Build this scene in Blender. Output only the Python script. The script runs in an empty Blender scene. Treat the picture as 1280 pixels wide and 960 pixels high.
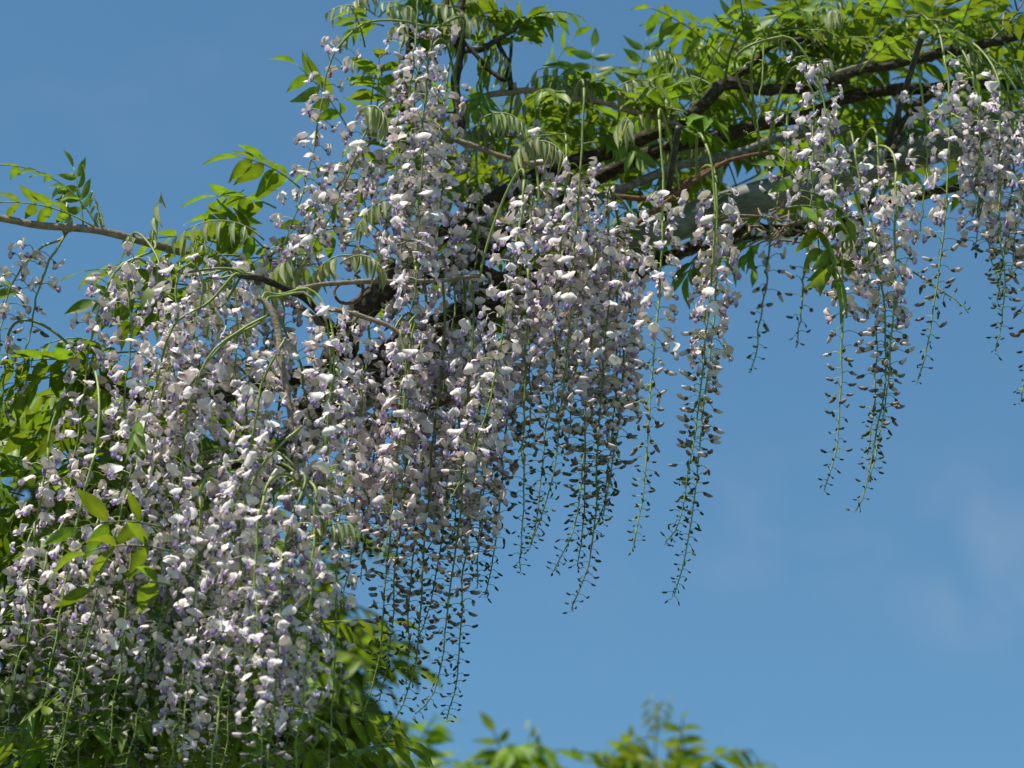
import bpy, math, random
import numpy as np
from mathutils import Matrix, Vector

random.seed(7)
rng = np.random.default_rng(7)
scene = bpy.context.scene
col = scene.collection
R = math.radians

# ------------------------------------------------------------------ camera
D, PITCH, CAMZ, FOCAL = 4.0, R(26.0), 1.55, 112.5
SUN_EL, SUN_AZ = R(65.0), R(-122.0)      # azimuth from the view direction (+Y), negative = left
cam_loc = np.array([0.0, -D * math.cos(PITCH), CAMZ])
cd = bpy.data.cameras.new('camera')
cd.sensor_width = 36.0
cd.lens = FOCAL
cd.clip_start = 0.05
cd.clip_end = 5000
cd.dof.use_dof = True
cd.dof.focus_distance = D - 0.14
cd.dof.aperture_fstop = 6.0
cam = bpy.data.objects.new('camera', cd)
cam.location = cam_loc
cam.rotation_euler = (R(90) + PITCH, 0, 0)
col.objects.link(cam)
scene.camera = cam
FWD = np.array([0, math.cos(PITCH), math.sin(PITCH)])
UPV = np.array([0, -math.sin(PITCH), math.cos(PITCH)])
RGT = np.array([1.0, 0, 0])
K = 36.0 / FOCAL / 1280.0


def ray(x, y):
    return FWD + (x - 640) * K * RGT + (480 - y) * K * UPV


def at(x, y, Y=0.0):
    """world point under photo pixel x,y on the vertical plane at world depth Y"""
    d = ray(x, y)
    t = (Y - cam_loc[1]) / d[1]
    return cam_loc + d * t


def at_z(x, y, z):
    d = ray(x, y)
    return cam_loc + d * ((z - cam_loc[2]) / d[2])


def project(P):
    v = np.asarray(P) - cam_loc
    dep = v @ FWD
    return 640 + (v @ RGT) / dep / K, 480 - (v @ UPV) / dep / K, dep


# ------------------------------------------------------------------ sky, sun, exposure
sun_dir = np.array([math.sin(SUN_AZ) * math.cos(SUN_EL), math.cos(SUN_AZ) * math.cos(SUN_EL), math.sin(SUN_EL)])
world = bpy.data.worlds.new('World')
scene.world = world
world.use_nodes = True
nt = world.node_tree
nt.nodes.clear()
wo = nt.nodes.new('ShaderNodeOutputWorld')
bg = nt.nodes.new('ShaderNodeBackground')
sky = nt.nodes.new('ShaderNodeTexSky')
sky.sky_type = 'NISHITA'
sky.sun_disc = False
sky.sun_elevation = SUN_EL
sky.sun_rotation = SUN_AZ
sky.altitude = 300
sky.air_density = 1.0
sky.dust_density = 0.1
sky.ozone_density = 2.0
bg.inputs['Strength'].default_value = 0.096
# faint high wisps of cloud: noise over the whole sky
tc = nt.nodes.new('ShaderNodeTexCoord')
mp = nt.nodes.new('ShaderNodeMapping')
mp.inputs['Scale'].default_value = (5.0, 5.0, 9.0)
mp.inputs['Location'].default_value = (0.35, 0.0, 0.2)
nz = nt.nodes.new('ShaderNodeTexNoise')
nz.inputs['Scale'].default_value = 1.6
nz.inputs['Detail'].default_value = 5
nz.inputs['Roughness'].default_value = 0.55
rp = nt.nodes.new('ShaderNodeValToRGB')
rp.color_ramp.elements[0].position = 0.56
rp.color_ramp.elements[0].color = (0, 0, 0, 1)
rp.color_ramp.elements[1].position = 0.85
rp.color_ramp.elements[1].color = (0.07, 0.07, 0.07, 1)
mx = nt.nodes.new('ShaderNodeMixRGB')
mx.inputs[2].default_value = (4.9, 4.5, 4.9, 1)
nt.links.new(tc.outputs['Generated'], mp.inputs['Vector'])
nt.links.new(mp.outputs[0], nz.inputs['Vector'])
nt.links.new(nz.outputs['Fac'], rp.inputs[0])
prev = rp.outputs[0]
nz2 = nt.nodes.new('ShaderNodeTexNoise')
nz2.inputs['Scale'].default_value = 26.0
nz2.inputs['Detail'].default_value = 6
nz2.inputs['Distortion'].default_value = 0.6
nt.links.new(tc.outputs['Generated'], nz2.inputs['Vector'])
brk = nt.nodes.new('ShaderNodeMapRange'); brk.interpolation_type = 'SMOOTHSTEP'
brk.inputs[1].default_value = 0.36; brk.inputs[2].default_value = 0.68
nt.links.new(nz2.outputs['Fac'], brk.inputs[0])
for (cx, cy, rad, amt) in [(1205, 705, 2.0, 0.042), (1165, 625, 1.5, 0.018), (1300, 735, 2.0, 0.03), (915, 655, 1.7, 0.03), (1040, 690, 1.4, 0.02)]:
    dn = ray(cx, cy); dn = dn / np.linalg.norm(dn)
    dot = nt.nodes.new('ShaderNodeVectorMath'); dot.operation = 'DOT_PRODUCT'
    dot.inputs[1].default_value = tuple(dn)
    nt.links.new(tc.outputs['Generated'], dot.inputs[0])
    mrg = nt.nodes.new('ShaderNodeMapRange'); mrg.interpolation_type = 'SMOOTHSTEP'
    mrg.inputs[1].default_value = math.cos(R(rad)); mrg.inputs[2].default_value = 1.0
    mrg.inputs[3].default_value = 0.0; mrg.inputs[4].default_value = amt * 2
    nt.links.new(dot.outputs['Value'], mrg.inputs[0])
    mm = nt.nodes.new('ShaderNodeMath'); mm.operation = 'MULTIPLY'
    nt.links.new(mrg.outputs[0], mm.inputs[0]); nt.links.new(brk.outputs[0], mm.inputs[1])
    ad = nt.nodes.new('ShaderNodeMath'); ad.operation = 'ADD'
    nt.links.new(prev, ad.inputs[0]); nt.links.new(mm.outputs[0], ad.inputs[1])
    prev = ad.outputs[0]
nt.links.new(prev, mx.inputs[0])
tint = nt.nodes.new('ShaderNodeMixRGB')     # clear, strongly blue air over the whole sky
tint.blend_type = 'MULTIPLY'
tint.inputs[0].default_value = 1.0
tint.inputs[2].default_value = (0.67, 0.98, 0.985, 1)
nt.links.new(sky.outputs[0], tint.inputs[1])
nt.links.new(tint.outputs[0], mx.inputs[1])
nt.links.new(mx.outputs[0], bg.inputs[0])
nt.links.new(bg.outputs[0], wo.inputs[0])

sl = bpy.data.lights.new('sun', 'SUN')
sl.energy = 5.0
sl.angle = R(0.53)
sl.color = (1.0, 0.925, 0.81)
so = bpy.data.objects.new('sun', sl)
so.rotation_euler = Vector(sun_dir).to_track_quat('Z', 'Y').to_euler()
so.location = (0, 0, 12)
col.objects.link(so)
scene.view_settings.view_transform = 'Standard'
scene.view_settings.look = 'None'
scene.view_settings.exposure = 0.51
scene.view_settings.gamma = 1.0
scene.view_settings.use_curve_mapping = False

# ------------------------------------------------------------------ materials


def new_mat(name):
    m = bpy.data.materials.new(name)
    m.use_nodes = True
    n = m.node_tree.nodes
    n.clear()
    out = n.new('ShaderNodeOutputMaterial')
    return m, m.node_tree, out


def attr_mat(name, rough, spec, trans, tcol=(1, 1, 1), hue_var=0.0, val_var=0.2, noise_amt=0.2, noise_scale=300.0):
    """petal / leaf: colour attribute x small variation, part of the light passes through"""
    m, t, out = new_mat(name)
    n = t.nodes
    at_ = n.new('ShaderNodeAttribute'); at_.attribute_name = 'Col'
    oi = n.new('ShaderNodeObjectInfo')
    geo = n.new('ShaderNodeNewGeometry')
    no = n.new('ShaderNodeTexNoise'); no.inputs['Scale'].default_value = noise_scale
    tcx = n.new('ShaderNodeTexCoord')
    t.links.new(geo.outputs['Position'], no.inputs['Vector'])
    mr = n.new('ShaderNodeMapRange')
    mr.inputs[1].default_value = 0.3; mr.inputs[2].default_value = 0.7
    mr.inputs[3].default_value = 1 - noise_amt; mr.inputs[4].default_value = 1 + noise_amt * 0.6
    t.links.new(no.outputs['Fac'], mr.inputs[0])
    hs = n.new('ShaderNodeHueSaturation')
    mv = n.new('ShaderNodeMapRange')
    mv.inputs[3].default_value = 1 - val_var; mv.inputs[4].default_value = 1 + val_var * 0.5
    t.links.new(oi.outputs['Random'], mv.inputs[0])
    mh = n.new('ShaderNodeMapRange')
    mh.inputs[3].default_value = 0.5 - hue_var; mh.inputs[4].default_value = 0.5 + hue_var
    t.links.new(oi.outputs['Random'], mh.inputs[0])
    mu = n.new('ShaderNodeMath'); mu.operation = 'MULTIPLY'
    t.links.new(mv.outputs[0], mu.inputs[0]); t.links.new(mr.outputs[0], mu.inputs[1])
    t.links.new(mu.outputs[0], hs.inputs['Value']); t.links.new(mh.outputs[0], hs.inputs['Hue'])
    t.links.new(at_.outputs['Color'], hs.inputs['Color'])
    p = n.new('ShaderNodeBsdfPrincipled')
    p.inputs['Roughness'].default_value = rough
    p.inputs['Specular IOR Level'].default_value = spec
    t.links.new(hs.outputs[0], p.inputs['Base Color'])
    if trans > 0:
        tr = n.new('ShaderNodeBsdfTranslucent')
        tm = n.new('ShaderNodeMixRGB'); tm.blend_type = 'MULTIPLY'; tm.inputs[0].default_value = 1
        tm.inputs[2].default_value = (*tcol, 1)
        t.links.new(hs.outputs[0], tm.inputs[1]); t.links.new(tm.outputs[0], tr.inputs[0])
        ms = n.new('ShaderNodeMixShader'); ms.inputs[0].default_value = trans
        t.links.new(p.outputs[0], ms.inputs[1]); t.links.new(tr.outputs[0], ms.inputs[2])
        t.links.new(ms.outputs[0], out.inputs[0])
    else:
        t.links.new(p.outputs[0], out.inputs[0])
    return m


def bark_mat(name, c1, c2, c3, scale=170, rough=0.88, bump=1.0):
    m, t, out = new_mat(name)
    n = t.nodes
    geo = n.new('ShaderNodeTexCoord')
    mp_ = n.new('ShaderNodeMapping'); mp_.inputs['Scale'].default_value = (0.5, 1, 1)
    no = n.new('ShaderNodeTexNoise'); no.inputs['Scale'].default_value = scale; no.inputs['Detail'].default_value = 6
    no.inputs['Roughness'].default_value = 0.7
    t.links.new(geo.outputs['Object'], mp_.inputs[0]); t.links.new(mp_.outputs[0], no.inputs['Vector'])
    r_ = n.new('ShaderNodeValToRGB')
    e = r_.color_ramp.elements
    e[0].position = 0.32; e[0].color = (*c1, 1)
    e[1].position = 0.72; e[1].color = (*c3, 1)
    k = e.new(0.52); k.color = (*c2, 1)
    t.links.new(no.outputs['Fac'], r_.inputs[0])
    p = n.new('ShaderNodeBsdfPrincipled'); p.inputs['Roughness'].default_value = rough
    p.inputs['Specular IOR Level'].default_value = 0.25
    t.links.new(r_.outputs[0], p.inputs['Base Color'])
    b = n.new('ShaderNodeBump'); b.inputs['Strength'].default_value = bump; b.inputs['Distance'].default_value = 0.004
    t.links.new(no.outputs['Fac'], b.inputs['Height']); t.links.new(b.outputs[0], p.inputs['Normal'])
    t.links.new(p.outputs[0], out.inputs[0])
    return m


M_PETAL = attr_mat('petal', 0.6, 0.22, 0.18, (1.0, 0.95, 0.98), 0.012, 0.10, 0.07, 250)
M_STEM = attr_mat('green_stem', 0.5, 0.35, 0.0, val_var=0.25, noise_amt=0.25, noise_scale=120)
M_LEAF = attr_mat('leaf', 0.46, 0.35, 0.45, (1.3, 1.22, 0.45), 0.015, 0.22, 0.18, 90)
M_FAR = attr_mat('tree_leaf', 0.5, 0.3, 0.45, (1.3, 1.2, 0.42), 0.01, 0.1, 0.2, 12)
M_BARK = bark_mat('vine_bark', (0.022, 0.017, 0.011), (0.06, 0.046, 0.031), (0.20, 0.175, 0.14))
M_TWIG = bark_mat('pale_twig', (0.16, 0.12, 0.085), (0.30, 0.24, 0.18), (0.45, 0.39, 0.32), 240)
M_RUST = bark_mat('red_twig', (0.10, 0.05, 0.03), (0.19, 0.10, 0.06), (0.28, 0.19, 0.13), 240)
M_GREY = bark_mat('grey_vine', (0.075, 0.075, 0.06), (0.17, 0.17, 0.145), (0.34, 0.34, 0.31), 190)
M_PIPE = bark_mat('painted_pipe', (0.06, 0.07, 0.055), (0.15, 0.17, 0.14), (0.31, 0.34, 0.30), 34, 0.42, 0.2)
M_ROD = bark_mat('dark_rod', (0.03, 0.032, 0.028), (0.05, 0.052, 0.045), (0.10, 0.10, 0.09), 40, 0.5, 0.1)
M_CUT = bark_mat('cut_end', (0.20, 0.21, 0.20), (0.27, 0.28, 0.27), (0.34, 0.34, 0.34), 40, 0.6, 0.1)
M_SOIL = bark_mat('ground', (0.05, 0.065, 0.03), (0.09, 0.105, 0.05), (0.16, 0.15, 0.10), 3, 0.95, 0.5)

# ------------------------------------------------------------------ mesh helpers


def mesh_from(name, V, T, mat, C=None, smooth=True):
    me = bpy.data.meshes.new(name)
    V = np.ascontiguousarray(V, dtype=np.float32)
    T = np.ascontiguousarray(T, dtype=np.int32)
    me.vertices.add(len(V)); me.vertices.foreach_set('co', V.ravel())
    me.loops.add(T.size); me.loops.foreach_set('vertex_index', T.ravel())
    me.polygons.add(len(T))
    me.polygons.foreach_set('loop_start', np.arange(0, T.size, 3, dtype=np.int32))
    if smooth:
        me.polygons.foreach_set('use_smooth', np.ones(len(T), dtype=bool))
    if C is not None:
        a = me.color_attributes.new('Col', 'FLOAT_COLOR', 'POINT')
        c4 = np.ones((len(V), 4), dtype=np.float32); c4[:, :3] = C
        a.data.foreach_set('color', c4.ravel())
    me.materials.append(mat)
    me.update(calc_edges=True)
    me.validate()
    return me


class Acc:
    """collects triangles with colours"""
    def __init__(self): self.v, self.t, self.c, self.n = [], [], [], 0

    def add(self, V, T, C):
        V = np.asarray(V); self.v.append(V); self.t.append(np.asarray(T) + self.n)
        C = np.asarray(C, dtype=float)
        if C.ndim == 1: C = np.tile(C, (len(V), 1))
        self.c.append(C); self.n += len(V)

    def mesh(self, name, mat, origin):
        return mesh_from(name, np.concatenate(self.v) - origin, np.concatenate(self.t), mat, np.concatenate(self.c))


def norm(v):
    v = np.asarray(v, float)
    return v / (np.linalg.norm(v) + 1e-12)


def catmull(P, n):
    P = np.asarray(P, float)
    if len(P) == 2:
        s = np.linspace(0, 1, n)[:, None]
        return P[0] * (1 - s) + P[1] * s
    E = np.vstack([2 * P[0] - P[1], P, 2 * P[-1] - P[-2]])
    seg = len(P) - 1
    d = np.linalg.norm(np.diff(P, axis=0), axis=1)
    cum = np.concatenate([[0], np.cumsum(d)]) / d.sum()
    out = []
    for s in np.linspace(0, 1, n):
        i = min(seg - 1, int(np.searchsorted(cum, s, side='right')) - 1)
        t = (s - cum[i]) / max(1e-9, cum[i + 1] - cum[i])
        p0, p1, p2, p3 = E[i], E[i + 1], E[i + 2], E[i + 3]
        out.append(0.5 * (2 * p1 + (p2 - p0) * t + (2 * p0 - 5 * p1 + 4 * p2 - p3) * t ** 2 + (3 * p1 - p0 - 3 * p2 + p3) * t ** 3))
    return np.array(out)


def tube(P, r, sides=6, cap=True):
    P = np.asarray(P, float); n = len(P)
    r = np.broadcast_to(np.asarray(r, float), (n,))
    Tn = np.gradient(P, axis=0)
    Tn /= np.linalg.norm(Tn, axis=1)[:, None] + 1e-12
    a = np.array([0, 0, 1.0]) if abs(Tn[0][2]) < 0.9 else np.array([1.0, 0, 0])
    u = norm(np.cross(Tn[0], a)); V = []
    ang = np.arange(sides) * 2 * math.pi / sides
    for i in range(n):
        u = norm(u - Tn[i] * (u @ Tn[i])); w = np.cross(Tn[i], u)
        V.append(P[i] + r[i] * (np.cos(ang)[:, None] * u + np.sin(ang)[:, None] * w))
    V = np.concatenate(V); T = []
    for i in range(n - 1):
        for j in range(sides):
            k = (j + 1) % sides
            A, B, C, E = i * sides + j, i * sides + k, (i + 1) * sides + k, (i + 1) * sides + j
            T += [(A, B, C), (A, C, E)]
    if cap:
        for j in range(1, sides - 1):
            T.append((0, j + 1, j)); o = (n - 1) * sides; T.append((o, o + j, o + j + 1))
    return V, np.array(T)


def link(name, data, parent=None, origin=(0, 0, 0), porigin=(0, 0, 0)):
    o = bpy.data.objects.new(name, data)
    o.location = np.asarray(origin) - np.asarray(porigin)
    o.parent = parent
    col.objects.link(o)
    return o


def tag(o, label=None, cat=None, group=None, kind=None):
    if label: o['label'] = label
    if cat: o['category'] = cat
    if group: o['group'] = group
    if kind: o['kind'] = kind
    return o


# ------------------------------------------------------------------ ground
GV, GT = [], []
gn = 41
gx = np.sign(np.linspace(-1, 1, gn)) * np.abs(np.linspace(-1, 1, gn)) ** 3 * 2000
for j in range(gn):
    for i in range(gn):
        GV.append((gx[i], gx[j] + 2, 0.03 * math.sin(gx[i] * 1.3) * math.cos(gx[j] * 0.9)))
for j in range(gn - 1):
    for i in range(gn - 1):
        a = j * gn + i
        GT += [(a, a + 1, a + gn + 1), (a, a + gn + 1, a + gn)]
tag(link('ground', mesh_from('ground', GV, GT, M_SOIL)), kind='structure')

# ------------------------------------------------------------------ pergola arch
AY = 0.12
arch_px = [(1330, 150), (1240, 166), (1150, 188), (1050, 222), (930, 252), (800, 298), (690, 352), (600, 405), (480, 472), (385, 545), (300, 630), (225, 735), (175, 850), (140, 985)]
pp = [at(x, y, AY) for x, y in arch_px]
pl = pp[-1].copy()
left_leg = [np.array([pl[0] - 0.03, AY, pl[2] - 0.5]), np.array([pl[0] - 0.04, AY, 1.2]), np.array([pl[0] - 0.04, AY, -0.15])]
apex = pp[0] + np.array([0.75, 0, 0.14])
mir = [np.array([2 * apex[0] - p[0], AY, p[2]]) for p in (pp + left_leg)[::1]]
full = left_leg[::-1] + pp[::-1] + [apex] + mir
pergola = link('pergola_arch', None, None, (pl[0] - 0.04, AY, 0))
tag(pergola, 'grey green painted metal pipe arch with thin dark crossbars, carrying the flowering vine', 'pergola')
po = np.array([pl[0] - 0.04, AY, 0])
V, T = tube(catmull(full, 150), 0.0225, 20)
link('pipe', mesh_from('pipe', V - po, T, M_PIPE), pergola, po, po)


def crossbar(pa, pb, pipe_end, ext, cut=False):
    """horizontal rod through the pipe: starts where the rod shows, ends behind"""
    x, y = pipe_end
    z = at(x, y, AY)[2]
    a, b = at_z(*pa, z), at_z(*pb, z)
    dirn = norm(b - a)
    b = b + dirn * ext
    V, T = tube([a, (a + b) / 2, b], 0.0042, 10)
    o = link('crossbar', mesh_from('crossbar', V - a, T, M_ROD), pergola, a, po)
    if cut:
        V, T = tube([a - dirn * 0.0015, a + dirn * 0.004], 0.0045, 10)
        link('cut_end', mesh_from('cut_end', V - a, T, M_CUT, smooth=False), o, a, a)


crossbar((1153, 43), (1120, 150), (1110, 192), 0.25, True)
crossbar((848, 160), (836, 235), (828, 288), 0.25)
crossbar((1246, 165), (1221, 282), (1244, 170), 0.0)

# ------------------------------------------------------------------ the vine: woody parts
vb = np.array([pl[0] + 0.05, AY + 0.08, 0.0])
vine = link('wisteria_vine', None, None, vb)
tag(vine, 'flowering wisteria vine with long hanging white and lilac racemes draped over the pipe arch', 'vine')
BR = []          # sample points on wood, for attaching shoots


def wood(name, P, r, mat=M_BARK, sides=9, n=40, knots=0.12, jit=0.003, label=None):
    C = catmull(P, n)
    nz_ = rng.normal(0, 1, (n, 3))
    for _ in range(3): nz_[1:-1] = (nz_[:-2] + nz_[1:-1] * 2 + nz_[2:]) / 4
    nz_[0] = nz_[-1] = 0
    C += nz_ * min(jit, 0.35 * np.mean(r))
    rr = np.interp(np.linspace(0, 1, n), np.linspace(0, 1, len(r)), r)
    rr = rr * (1 + knots * (rng.random(n) - 0.4) + knots * 1.5 * (rng.random(n) > 0.9))
    V, T = tube(C, rr, sides)
    o = link(name, mesh_from(name, V - C[0], T, mat), vine, C[0], vb)
    if label: o['label'] = label
    BR.extend(list(C))
    return C


def px(pts, Y):
    if np.isscalar(Y): Y = [Y] * len(pts)
    Y = np.interp(np.linspace(0, 1, len(pts)), np.linspace(0, 1, len(Y)), Y)
    return [at(x, y, yy) for (x, y), yy in zip(pts, Y)]


trunk_px = [(160, 960), (215, 800), (300, 660), (360, 560), (410, 465), (450, 385), (520, 318), (600, 262), (690, 212), (770, 186), (850, 156)]
wood('trunk', [np.array([vb[0], vb[1], -0.05]), np.array([vb[0] + 0.08, vb[1] + 0.05, 0.7]), np.array([vb[0] - 0.05, vb[1] - 0.02, 1.5])] + px(trunk_px, [0.2, 0.08, 0.06]),
     [0.045, 0.038, 0.034, 0.03, 0.024, 0.015, 0.009], n=110, knots=0.18, jit=0.004)
B = lambda pts, Y, r, **k: wood('branch', px(pts, Y), r, **k)
B([(850, 156), (885, 125), (908, 104), (945, 112), (1000, 112), (1060, 100)], 0.06, [0.0081, 0.0089, 0.0067, 0.0052], n=36)
B([(905, 106), (940, 80), (965, 57), (1010, 50), (1050, 60)], 0.07, [0.0052, 0.0037, 0.0030], n=24)
B([(640, 300), (700, 255), (770, 210), (850, 182), (930, 162), (990, 148), (1060, 122), (1150, 110), (1290, 100)], 0.10, [0.0118, 0.0089, 0.0081, 0.0067], n=50)
B([(740, 260), (770, 240), (850, 208), (920, 192), (980, 172), (1060, 160)], 0.04, [0.0059, 0.0059, 0.0052], mat=M_GREY)
B([(760, 245), (820, 246), (870, 222), (908, 200)], 0.02, [0.0037, 0.0030], mat=M_RUST, n=24)
B([(775, 296), (820, 262), (850, 240), (900, 205), (960, 190)], 0.0, [0.0037, 0.0030, 0.0022], mat=M_RUST, n=24)
B([(780, 345), (840, 318), (900, 300), (950, 288), (1010, 286), (1075, 276)], 0.2, [0.0096, 0.0089, 0.0089, 0.0074], n=40)
B([(800, 335), (870, 312), (950, 298), (1040, 290)], 0.16, [0.0044, 0.0037], n=30)
B([(1075, 262), (1130, 250), (1185, 236), (1240, 230), (1300, 222)], 0.22, [0.0081, 0.0059, 0.0044], n=36)
B([(1030, 100), (1090, 86), (1140, 76), (1190, 62), (1235, 54), (1300, 38)], 0.02, [0.0052, 0.0059, 0.0067, 0.0044], mat=M_BARK, n=44, knots=0.3)
B([(1036, 94), (1080, 80), (1125, 60), (1165, 55)], -0.02, [0.0030, 0.0030, 0.0022], mat=M_TWIG, n=24)
B([(1110, 180), (1160, 120), (1195, 108), (1280, 108)], 0.1, [0.0067, 0.0059, 0.0044], n=30)
B([(1128, 105), (1122, 140), (1126, 165), (1112, 200)], 0.04, [0.0037, 0.0044, 0.0059], n=20)
B([(1000, 150), (1010, 175), (1030, 205), (1062, 225)], 0.02, [0.0022, 0.0022, 0.0015], mat=M_TWIG, n=20)
B([(-330, 300), (-200, 272), (-30, 270), (60, 282), (130, 288), (200, 308), (250, 322), (310, 345), (380, 390), (430, 430)], [-0.12, -0.12, -0.1, 0.0, 0.06], [0.004, 0.0045, 0.0045, 0.005, 0.005, 0.005], mat=M_TWIG, n=44, knots=0.08)
B([(560, 150), (590, 126), (640, 114), (720, 120), (810, 144), (852, 160)], 0.02, [0.0045, 0.004, 0.0045], mat=M_TWIG, n=40, knots=0.1)
B([(520, 160), (560, 172), (600, 185), (655, 203), (700, 200)], -0.03, [0.0035, 0.0035, 0.003], mat=M_TWIG, n=30)
B([(370, 362), (400, 356), (470, 351), (530, 352), (600, 345)], -0.12, [0.003, 0.003, 0.0025], mat=M_TWIG, n=30)
B([(400, 384), (450, 394), (490, 410), (505, 420)], -0.13, [0.0032, 0.003, 0.0025], mat=M_TWIG, n=24)
wood('dry_shoot', px([(322, 372), (335, 382), (346, 412), (355, 470), (365, 540), (373, 608)], -0.28), [0.0035, 0.0042, 0.004, 0.003, 0.0028], mat=M_TWIG, n=40, knots=0.15, label='bare pale dry shoot hanging in front of the flowers')
B([(300, 345), (330, 350), (390, 380), (430, 430)], [-0.26, -0.1, 0.04], [0.003, 0.004, 0.006], n=26)
B([(575, 160), (570, 110), (575, 62), (577, 10), (580, -30)], 0.0, [0.006, 0.006, 0.005, 0.004], n=26, knots=0.35)
B([(505, 140), (510, 80), (515, 20), (518, -30)], 0.02, [0.005, 0.005, 0.004], n=26)
B([(578, 66), (590, 62), (603, 60), (625, 48), (645, 36)], 0.0, [0.003, 0.005, 0.003, 0.002], n=18, knots=0.4)
B([(573, 45), (590, 62), (610, 86), (632, 101)], -0.01, [0.0025, 0.003, 0.003], n=18)
B([(560, -10), (557, 30), (565, 45), (578, 70)], 0.0, [0.003, 0.003, 0.003], n=18, knots=0.4)
B([(618, 46), (632, 75), (638, 112)], 0.01, [0.003, 0.0035], n=16)
B([(632, 101), (636, 85), (640, 45)], 0.01, [0.0025, 0.002], n=12)
B([(395, 500), (440, 478), (520, 432), (600, 385), (660, 345), (740, 300)], [0.06, 0.05, 0.08], [0.026, 0.024, 0.022, 0.014], n=50, knots=0.2)
B([(430, 440), (440, 400), (500, 350), (570, 330), (640, 290)], [0.02, 0.0, 0.05], [0.016, 0.015, 0.012], n=40, knots=0.2)
B([(590, 330), (640, 350), (680, 340), (720, 345)], 0.0, [0.006, 0.005], n=20)
B([(410, 470), (380, 470), (330, 480), (260, 500), (180, 500), (110, 470)], [0.1, 0.05, -0.1], [0.012, 0.008, 0.005], n=36)
B([(350, 580), (280, 580), (200, 620), (120, 640), (40, 640)], [0.1, 0.0, 0.05], [0.012, 0.008, 0.005], n=36)
B([(430, 540), (470, 532), (530, 512), (580, 490), (610, 465)], -0.06, [0.0036, 0.0036, 0.003], mat=M_STEM if False else M_RUST, n=20, knots=0.05)
# brown scraps of dead twig caught under the pipe
da = Acc(); dc = at(965, 282, 0.02)
for k in range(46):
    p = dc + rng.normal(0, 1, 3) * [0.03, 0.02, 0.011]; q = p + rng.normal(0, 1, 3) * [0.02, 0.012, 0.012]
    V, T = tube([p, (p + q) / 2 + rng.normal(0, 0.003, 3), q], [0.0014, 0.0018, 0.0006], 4); da.add(V, T, (0, 0, 0))
link('dead_twigs', mesh_from('dead_twigs', np.concatenate(da.v) - dc, np.concatenate(da.t), M_TWIG), vine, dc, vb)['kind'] = 'stuff'
# a curled tendril hanging from the twig
th = np.linspace(0.4, 5.6, 26)
c0 = at(436, 362, -0.1)
wood('tendril', [c0 + np.array([0.018 * math.sin(a), 0.004 * a - 0.01, 0.018 * math.cos(a)]) for a in th], [0.0018, 0.0022, 0.0015], mat=M_RUST, n=26, jit=0.0004, knots=0.05)
BRA = np.array(BR)


def nearest_wood(P):
    d = np.linalg.norm(BRA - P, axis=1)
    i = int(np.argmin(d))
    return BRA[i], d[i]


# ------------------------------------------------------------------ flower templates (metres, facing +X, up +Z)
def grid_tris(nu, nv, o=0):
    T = []
    for j in range(nv - 1):
        for i in range(nu - 1):
            a = o + j * nu + i
            T += [(a, a + 1, a + nu + 1), (a, a + nu + 1, a + nu)]
    return np.array(T)


WHITE = np.array([0.88, 0.79, 0.755]); LILAC = np.array([0.56, 0.44, 0.67]); VIOLET = np.array([0.30, 0.185, 0.50])
CREAM = np.array([0.68, 0.62, 0.36]); CALYX = np.array([0.20, 0.19, 0.10])


def lerp(a, b, t): return a * (1 - t) + b * t


def calyx(acc, L=0.0048, r=0.0026, c=CALYX):
    P = [(-0.0005, 0, 0), (L * 0.5, 0, 0), (L, 0, -0.0003)]
    V, T = tube(P, [0.0008, r * 0.9, r], 6)
    acc.add(V, T, c * random.uniform(0.8, 1.3))


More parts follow.
